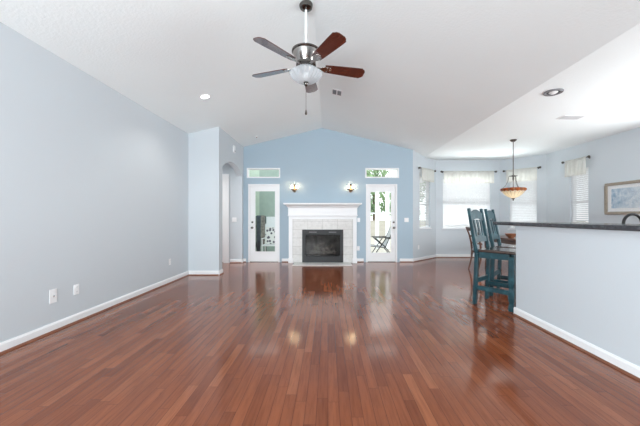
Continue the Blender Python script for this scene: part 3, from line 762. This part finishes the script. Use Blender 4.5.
# ------------------------------------------------------------------ pendant lamp above the dining table
PX, PY = 4.10, 6.64
pd = thing('pendant_lamp', 'stained glass bowl lamp hanging on a dark stem over the dining table', 'pendant lamp', (PX, PY, 1.825))
MB().lathe([(0.008, FLAT_Z-1.825-0.05), (0.035, FLAT_Z-1.825-0.045), (0.065, FLAT_Z-1.825-0.018), (0.067, FLAT_Z-1.825-0.001)], 28).build('canopy', M['bronze'], pd)
MB().tube([(0, 0, FLAT_Z-1.825-0.048), (0, 0, -0.18)], 0.0085, 12).build('stem', M['bronze'], pd)
MB().lathe([(0.012, 0.33), (0.03, 0.315), (0.085, 0.305), (0.088, 0.296), (0.03, 0.288), (0.012, 0.27), (0.02, 0.24), (0.01, 0.20)], 28).build('crown', M['bronze'], pd)
for k in range(3):
    a = 2*PI*k/3+0.4; c, s_ = math.cos(a), math.sin(a)
    MB().tube([(0.085*c, 0.085*s_, 0.298), (0.10*c, 0.10*s_, 0.20), (0.15*c, 0.15*s_, 0.09), (0.228*c, 0.228*s_, 0.020)], 0.005, 8).build('chain', M['bronze'], pd)
bowl = [(0.236, 0.030), (0.252, 0.014), (0.256, -0.004), (0.232, -0.030), (0.198, -0.070), (0.160, -0.112), (0.11, -0.150), (0.05, -0.178), (0.012, -0.190)]
MB().lathe([(r-0.004, z+0.003) for r, z in bowl[::-1]]+bowl, 64).build('glass_bowl', M['tiffany'], pd)
MB().lathe([(0, -0.245), (0.012, -0.238), (0.016, -0.225), (0.010, -0.212), (0.035, -0.200), (0.040, -0.190), (0.012, -0.188)], 18).build('finial', M['bronze'], pd)
for k in range(3):
    a = 2*PI*k/3+1.2
    MB().ball((0.07*math.cos(a), 0.07*math.sin(a), -0.06), 0.028, 1, 1, 1.3).tube([(0.02*math.cos(a), 0.02*math.sin(a), -0.12), (0.07*math.cos(a), 0.07*math.sin(a), -0.09)], 0.010, 8).build('bulb', M['softbulb'], pd)

# ------------------------------------------------------------------ bar stools
def make_stool(label):
    r = thing('bar_stool', label, 'bar stool', (0, 0, 0), 0, 'teal bar stools at the end of the bar')
    # local: origin = back left leg foot centre seen from behind... back edge along +X (0.415), front towards -Y (0.44)
    W, D, ZS = 0.415, 0.44, 0.75
    for x in (0, W):                     # back posts: leg + leaning upright
        mb = MB().bar((x, 0.03, 0), (x, 0, ZS-0.04), 0.052, 0.050, (0, 1, 0)).bar((x, 0, ZS-0.04), (x, 0.115, 1.345), 0.046, 0.052, (0, 1, 0), 0.046, 0.036)
        mb.build('back_post', M['teal'], r, bevel=0.005)
    for x in (0, W):                     # chunky carved front legs
        prof = [(0, 0.066), (0.05, 0.070), (0.10, 0.054), (0.17, 0.074), (0.25, 0.074), (0.30, 0.058), (0.36, 0.074), (0.52, 0.070), (0.70, 0.066)]
        mb = MB()
        for (z0, w0), (z1, w1) in zip(prof[:-1], prof[1:]): mb.bar((x, -D, z0), (x, -D, z1), w0, w0, (0, 1, 0), w1, w1)
        mb.build('front_leg', M['teal'], r, bevel=0.004)
    ap = MB()
    ap.box(0.026, W-0.026, -0.014, 0.014, 0.655, 0.735).box(0.028, W-0.028, -D-0.014, -D+0.014, 0.655, 0.735)
    ap.box(-0.014, 0.014, -D+0.030, -0.026, 0.655, 0.735).box(W-0.014, W+0.014, -D+0.030, -0.026, 0.655, 0.735)
    ap.build('apron', M['teal'], r, bevel=0.003)
    MB().box(-0.035, W+0.035, -D-0.045, -0.030, 0.7365, 0.775).build('seat', M['seatwood'], r, bevel=0.010, seg=3)
    for z, pts in ((0.235, ((0, -D+0.03, 0, -0.005), (W, -D+0.03, W, -0.005))), (0.33, ((0.026, 0.016, W-0.026, 0.016), (0.028, -D, W-0.028, -D)))):
        for x0, y0, x1, y1 in pts:
            MB().bar((x0, y0, z), (x1, y1, z), 0.030, 0.062, (0, 0, 1)).build('stretcher', M['teal'], r, bevel=0.004)
    # back: arched crest, three slats, lower rail; all lie in the leaning plane
    def bp(z): return 0.115*(z-(ZS-0.04))/(1.345-(ZS-0.04))
    def slab(poly, name, t=0.020):
        pts = [V((x, bp(z), z)) for x, z in poly]
        return MB().prism(pts, (0, -t/2, 0), (0, t/2, 0)).build(name, M['teal'], r, bevel=0.003)
    x0, x1 = 0.023, W-0.023; mid = W/2
    top = [(x0+(x1-x0)*i/12, 1.275+0.055*math.sin(PI*i/12)) for i in range(13)]
    bot = [(x1-(x1-x0)*i/12, 1.165+0.03*math.sin(PI*i/12)) for i in range(13)]
    slab(top+bot, 'crest_rail')
    slab([(x0, 0.865), (x1, 0.865)]+[(x1-(x1-x0)*i/12, 0.935+0.022*math.sin(PI*i/12)) for i in range(13)], 'lower_rail')
    for k in range(3):
        c = mid+(k-1)*0.105; h = 0.028 if k != 1 else 0.036
        slab([(c-h, 0.945), (c+h, 0.945), (c+h*0.72, 1.05), (c+h, 1.18), (c-h, 1.18), (c-h*0.72, 1.05)], 'slat', 0.016)
    return r
st = make_stool('nearer teal wooden bar stool, beside the end of the half wall')
ang = math.atan2(0.27, 0.315)
st.location = (2.085, 4.20, 0); st.rotation_euler = (0, 0, ang)
s2 = copy_tree(st); s2.location = (2.545, 4.61, 0); s2.rotation_euler = (0, 0, ang+math.radians(7))
s2['label'] = 'farther teal wooden bar stool, behind the end of the dark bar top'

# ------------------------------------------------------------------ dining set
tb = thing('dining_table', 'dark wooden dining table under the hanging lamp', 'dining table', (4.40, 6.75, 0))
MB().box(-0.56, 0.56, -0.80, 0.80, 0.725, 0.76).build('tabletop', M['tablewood'], tb, bevel=0.008)
MB().box(-0.48, 0.48, -0.72, -0.695, 0.63, 0.724).box(-0.48, 0.48, 0.695, 0.72, 0.63, 0.724).box(-0.48, -0.455, -0.695, 0.695, 0.63, 0.724).box(0.455, 0.48, -0.695, 0.695, 0.63, 0.724).build('apron', M['tablewood'], tb)
for x in (-0.47, 0.47):
    for y in (-0.71, 0.71):
        MB().tube([(x, y, 0), (x*1.01, y*1.01, 0.05), (x*0.97, y*0.98, 0.25), (x, y, 0.5), (x*1.0, y*1.0, 0.724)], [0.028, 0.022, 0.024, 0.036, 0.040], 14).build('leg', M['tablewood'], tb)
bw = MB().lathe([(0.05, 0), (0.055, 0.010), (0.095, 0.045), (0.128, 0.095), (0.122, 0.096), (0.088, 0.05), (0.04, 0.018), (0, 0.014)], 36).build('wooden_bowl', M['bowlwood'])
bw.location = (4.00, 6.55, 0.761); tag(bw, 'round brown bowl on the dining table', 'bowl')
def make_chair(label, loc, rz):
    r = thing('dining_chair', label, 'dining chair', loc, rz)
    # local: facing +X, seat 0.44 wide
    for y in (-0.21, 0.21):
        MB().tube([(-0.07, y, 0), (-0.035, y, 0.13), (0.0, y, 0.28), (0.012, y, 0.45), (-0.01, y, 0.62), (-0.06, y, 0.82), (-0.13, y, 0.985)], [0.016, 0.018, 0.021, 0.024, 0.021, 0.019, 0.016], 12).build('back_leg', M['tablewood'], r)
        MB().tube([(0.435, y, 0), (0.455, y, 0.03), (0.425, y, 0.14), (0.425, y, 0.28), (0.445, y, 0.39), (0.43, y, 0.445)], [0.022, 0.016, 0.016, 0.021, 0.028, 0.026], 12).build('front_leg', M['tablewood'], r)
    MB().box(-0.01, 0.46, -0.225, 0.225, 0.395, 0.445).build('seat_frame', M['tablewood'], r, bevel=0.006)
    MB().box(0.0, 0.455, -0.215, 0.215, 0.4455, 0.485).build('seat_cushion', M['sling'], r, bevel=0.015, seg=3)
    def rail(z0, z1, name):
        xs = lambda z: -0.06-(z-0.82)*0.42
        MB().prism([V((xs(z0)-0.02*math.cos(t*PI/2), t*0.21, z0)) for t in (-1, -0.5, 0, 0.5, 1)]+[V((xs(z1)-0.02*math.cos(t*PI/2), t*0.21, z1)) for t in (1, 0.5, 0, -0.5, -1)], (-0.011, 0, 0), (0.011, 0, 0)).build(name, M['tablewood'], r)
    rail(0.90, 0.985, 'crest_rail'); rail(0.76, 0.80, 'cross_rail'); rail(0.60, 0.64, 'cross_rail')
    return r
make_chair('dark wooden dining chair with curved legs, seen past the teal stools', (3.38, 6.85, 0), 0)

# ------------------------------------------------------------------ framed picture
pf = thing('framed_picture', 'wide framed blue painting with pale mat on the wall beyond the bar', 'picture', (RIGHT-0.002, 5.84, 1.60))
HW, HH, FW = 0.56, 0.33, 0.055
f = MB()
for a, b, c, d in ((-HW, HW, HH-FW, HH), (-HW, HW, -HH, -HH+FW), (-HW, -HW+FW, -HH+FW, HH-FW), (HW-FW, HW, -HH+FW, HH-FW)): f.box(-0.032, 0, a, b, c, d)
f.build('frame', M['frame'], pf, bevel=0.006)
MB().box(-0.012, -0.002, -HW+FW, HW-FW, -HH+FW, HH-FW).build('mat_board', M['plate'], pf, smooth=0)
MB().box(-0.0135, -0.0125, -HW+FW+0.085, HW-FW-0.085, -HH+FW+0.075, HH-FW-0.075).build('painting', M['painting'], pf, smooth=0)
MB().box(-0.018, -0.0165, -HW+FW, HW-FW, -HH+FW, HH-FW).build('glass', M['pictureglass'], pf, smooth=0)

# ------------------------------------------------------------------ wall plates
def plate(name, label, cat, loc, rz, kind='outlet', w=0.072, h=0.116, group=None):
    r = thing(name, label, cat, loc, rz, group)       # local: wall plane is XZ, faces -Y
    MB().box(-w/2, w/2, -0.006, -0.0005, -h/2, h/2).build('cover_plate', M['plate'], r, bevel=0.002)
    if kind == 'outlet':
        for z in (-0.026, 0.026):
            rc = MB().box(-0.017, 0.017, -0.0085, -0.0062, z-0.014, z+0.014).build('receptacle', M['plate'], r, bevel=0.002)
            MB().box(-0.008, -0.006, -0.0092, -0.0086, z-0.004, z+0.007).box(0.006, 0.008, -0.0092, -0.0086, z-0.004, z+0.007).build('slot', M['slot'], rc, smooth=0)
    elif kind == 'switch':
        n = max(1, round(w/0.055)-0) if w > 0.08 else 1
        for i in range(n):
            x = (i-(n-1)/2)*0.046
            MB().box(x-0.016, x+0.016, -0.0095, -0.0062, -0.033, 0.033).build('rocker', M['plate'], r, bevel=0.002)
    elif kind == 'jack':
        MB().lathe([(0.012, 0), (0.010, 0.006), (0.004, 0.010), (0, 0.010)], 14, (0, -0.0062, 0), M=Matrix.Rotation(PI/2, 4, 'X')).build('socket', M['chrome'], r)
    return r
plate('wall_plate', 'larger white cable plate low on the left wall, nearest the viewer', 'wall plate', (LEFT, 3.196, 0.378), PI/2, 'jack', 0.085, 0.145)
plate('wall_outlet', 'white outlet low on the left wall, beside the larger cable plate', 'outlet', (LEFT, 3.49, 0.378), PI/2)
plate('wall_outlet', 'white outlet low on the left wall, close to the projecting corner', 'outlet', (LEFT, 5.55, 0.39), PI/2)
plate('light_switch', 'white double switch on the blue wall, beside the door to the lounge chair', 'light switch', (2.127, BACK, 1.14), 0, 'switch', 0.118)
plate('light_switch', 'white switch on the blue wall, just beside the mantel pilaster', 'light switch', (0.83, BACK, 1.14), 0, 'switch', 0.075)
plate('wall_outlet', 'white outlet on the blue wall between the fireplace and a door', 'outlet', (0.82, BACK, 0.37), 0)
plate('light_switch', 'white double switch on the hall wall seen through the arch', 'light switch', (-2.49, HALL, 1.15), 0, 'switch', 0.118)
bayd = math.atan2(NOOK-BACK, 0.95)
plate('wall_outlet', 'white outlet under the first bay window next to the blue wall', 'outlet', (2.30+0.722*0.30, BACK+0.692*0.30, 0.38), bayd)
ch = thing('door_chime', 'small white chime box on the wall above the arch', 'door chime', (JUT, 7.27, 2.86), PI/2)
MB().box(-0.055, 0.055, -0.035, -0.0005, -0.085, 0.085).build('cover', M['plate'], ch, bevel=0.008)
MB().box(-0.04, 0.04, -0.037, -0.0352, -0.065, -0.03).build('grille', M['sling'], ch, smooth=0)

# ------------------------------------------------------------------ outside: patio, planting
tag(MB().box(-40, 40, 9.4, 60, -0.30, -0.10).build('lawn', M['lawn'], smooth=0), kind='structure')
tag(MB().box(-5.2, 9.0, BACK+0.155, 19.0, -0.099, -0.04).build('patio_floor', M['deck'], smooth=0), kind='structure')
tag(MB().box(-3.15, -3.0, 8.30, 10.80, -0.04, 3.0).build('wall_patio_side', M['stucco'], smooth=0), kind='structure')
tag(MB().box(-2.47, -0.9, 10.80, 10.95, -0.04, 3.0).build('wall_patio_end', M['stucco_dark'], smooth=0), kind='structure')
tag(MB().box(-3.15, -2.47, 10.80, 10.95, -0.04, 3.0).build('wall_patio_corner', M['stucco'], smooth=0), kind='structure')
tag(MB().box(-0.9, 5.0, 11.9, 12.06, 2.62, 2.80).build('beam_patio', M['trim'], smooth=0), kind='structure')
for i, x in enumerate((1.96, 2.37)):
    p = MB().box(x-0.07, x+0.07, 11.91, 12.05, -0.0395, 2.619).box(x-0.09, x+0.09, 11.89, 12.07, -0.0395, 0.12).build('patio_post', M['trim'])
    tag(p, ['white patio post nearer the fireplace, outside the door', 'white patio post nearer the door knob, outside the door'][i], 'post', 'white posts of the patio')
rl_ = MB().box(0.0, 1.885, 11.95, 12.01, 1.34, 1.40).box(2.035, 2.295, 11.95, 12.01, 1.34, 1.40).box(2.445, 5.0, 11.95, 12.01, 1.34, 1.40).build('screen_rail', M['trim'], smooth=0)
tag(rl_, 'white horizontal rail between the patio posts', 'rail')

gw = MB().box(-6, 16, 18.6, 18.75, -0.0395, 0.95).box(-6.03, 16.03, 18.57, 18.78, 0.95, 1.0).build('garden_wall', M['deck'], smooth=0)
tag(gw, 'low pale garden wall at the far edge of the patio', 'garden wall')

def tree(label, x, y, h, rad, m, seed, n=1700):
    rnd = random.Random(seed)
    r = thing('tree', label, 'tree', (x, y, -0.10), 0, 'trees beyond the patio')
    MB().tube([(0, 0, 0), (0.04, 0.02, h*0.35), (-0.03, 0.03, h*0.75)], [0.16, 0.12, 0.05], 10).build('trunk', M['bark'], r)
    c = MB()
    cl = [(V((rnd.uniform(-1, 1)*rad*0.7, rnd.uniform(-1, 1)*rad*0.7, h*rnd.uniform(0.35, 0.95))), rad*rnd.uniform(0.3, 0.5)) for _ in range(12)]
    for i in range(n):
        q, rr = cl[i % 12]
        d = V((rnd.gauss(0, 1), rnd.gauss(0, 1), rnd.gauss(0, 1))).normalized()
        p = q+d*rr*rnd.uniform(0.5, 1.0); s = rnd.uniform(0.10, 0.22)
        R = Euler((rnd.uniform(0, PI), rnd.uniform(0, PI), rnd.uniform(0, PI))).to_matrix()
        vs = [p+R @ V(v)*s for v in ((-1, 0, 0), (0, -0.5, 0.1), (1, 0, 0), (0, 0.5, 0.1))]
        c.verts_faces(vs, [(0, 1, 2, 3)])
    c.build('crown', m, r, smooth=0, weld=False)
    return r
tree('leafy green tree beyond the patio posts, seen in the door beside its hinges', 3.0, 19.5, 4.6, 1.5, M['leaf2'], 1)
tree('fuller green tree beyond the patio posts, seen in the door near its knob', 6.4, 24.5, 4.8, 1.5, M['leaf'], 2)
tree('pale tree beyond the lawn, faint through the wide bay window', 10.5, 26, 5.0, 2.0, M['leaf2'], 3)

# sling lounge chair outside the right door
lc = thing('lounge_chair', 'reclining patio chair with pale sling and dark frame outside the glass door', 'patio chair', (1.70, 9.62, -0.0395))
for s_ in (-0.27, 0.27):
    MB().tube([(-0.42, s_, 0.36), (0.08, s_, 0.30), (0.36, s_, 0.92)], 0.014, 8).build('side_rail', M['charcoal'], lc)
    MB().tube([(-0.30, s_, 0.012), (0.10, s_, 0.58), (0.30, s_, 0.60)], 0.014, 8).build('leg', M['charcoal'], lc)
    MB().tube([(0.34, s_, 0.012), (0.05, s_, 0.36), (-0.22, s_, 0.60)], 0.014, 8).build('leg', M['charcoal'], lc)
    MB().box(-0.26, 0.26, s_-0.025, s_+0.025, 0.605, 0.63).build('armrest', M['charcoal'], lc, bevel=0.006)
MB().tube([(-0.30, -0.27, 0.012), (-0.30, 0.27, 0.012)], 0.012, 8).tube([(0.34, -0.27, 0.012), (0.34, 0.27, 0.012)], 0.012, 8).build('cross_bar', M['charcoal'], lc)
sp = [(-0.42, 0.36), (-0.2, 0.325), (0.0, 0.295), (0.08, 0.295), (0.15, 0.44), (0.25, 0.67), (0.36, 0.92)]
MB().prism([V((x, 0, z+0.008)) for x, z in sp]+[V((x, 0, z+0.002)) for x, z in sp[::-1]], (0, -0.262, 0), (0, 0.262, 0)).build('sling', M['sling'], lc)

# towels on a rack and a cushioned chair outside the left door
rk = thing('towel_rack', 'dark standing towel rack on the patio outside the left glass door', 'towel rack', (-2.14, 9.55, -0.0395))
for x in (-0.15, 0.15):
    MB().tube([(x, 0.16, 0.012), (x, 0.0, 0.5), (x, 0.0, 1.28)], 0.012, 8).tube([(x, -0.16, 0.012), (x, 0.0, 0.5)], 0.012, 8).build('upright', M['charcoal'], rk)
for z in (1.28, 0.95, 0.62): MB().tube([(-0.15, 0, z), (0.15, 0, z)], 0.010, 8).build('rail', M['charcoal'], rk)
def towel(x, w, z, drop, m, label):
    b = MB(); n = 12; g = []
    prof_ = [(-0.020, -drop), (-0.022, -drop*0.5), (-0.018, -0.02), (0, 0.016), (0.018, -0.02), (0.022, -drop*0.45), (0.020, -drop*0.85)]
    for y, dz in prof_:
        g.append([b.bm.verts.new((w*(i/n-0.5)*(1-0.1*abs(dz)), y+0.006*math.sin(i*1.5)*(-dz), dz)) for i in range(n+1)])
    for j in range(len(prof_)-1):
        for i in range(n): b.bm.faces.new((g[j][i], g[j][i+1], g[j+1][i+1], g[j+1][i]))
    o = b.build('towel', m, smooth=70); o.location = (-2.14+x, 9.55, -0.0395+z)
    md = o.modifiers.new('thick', 'SOLIDIFY'); md.thickness = 0.006
    return tag(o, label, 'towel', 'towels on the patio rack')
towel(-0.065, 0.125, 1.292, 1.15, M['slate_fabric'], 'long dark slate towel hanging on the patio rack')
towel(0.07, 0.12, 1.292, 0.95, M['taupe'], 'shorter taupe towel hanging on the patio rack')
cs = thing('patio_chair', 'white patio chair with a black and white print cushion outside the left glass door', 'patio chair', (-1.72, 9.05, -0.0395), 0)
for x in (-0.22, 0.22):
    MB().tube([(x, -0.22, 0), (x, -0.22, 0.60)], 0.016, 8).build('leg', M['trim'], cs)
    MB().tube([(x, 0.22, 0), (x, 0.22, 0.42), (x, 0.30, 1.05)], 0.016, 8).build('leg', M['trim'], cs)
    MB().box(x-0.025, x+0.025, -0.24, 0.24, 0.605, 0.63).build('armrest', M['trim'], cs, bevel=0.005)
MB().box(-0.24, 0.24, -0.24, 0.235, 0.40, 0.43).build('seat', M['trim'], cs, bevel=0.005)
MB().prism([V((0, 0.215, 0.44)), V((0, 0.235, 0.44)), V((0, 0.335, 1.27)), V((0, 0.315, 1.27))], (-0.20, 0, 0), (0.20, 0, 0)).build('backrest', M['trim'], cs, bevel=0.004)
cu = MB().box(-0.20, 0.20, -0.045, 0.045, -0.26, 0.26, Matrix.Translation((-1.72, 9.215, 0.655)) @ Matrix.Rotation(math.radians(-8), 4, 'X')).build('cushion', M['print'], bevel=0.03, seg=3)
tag(cu, 'black and white print cushion on the white patio chair', 'cushion')
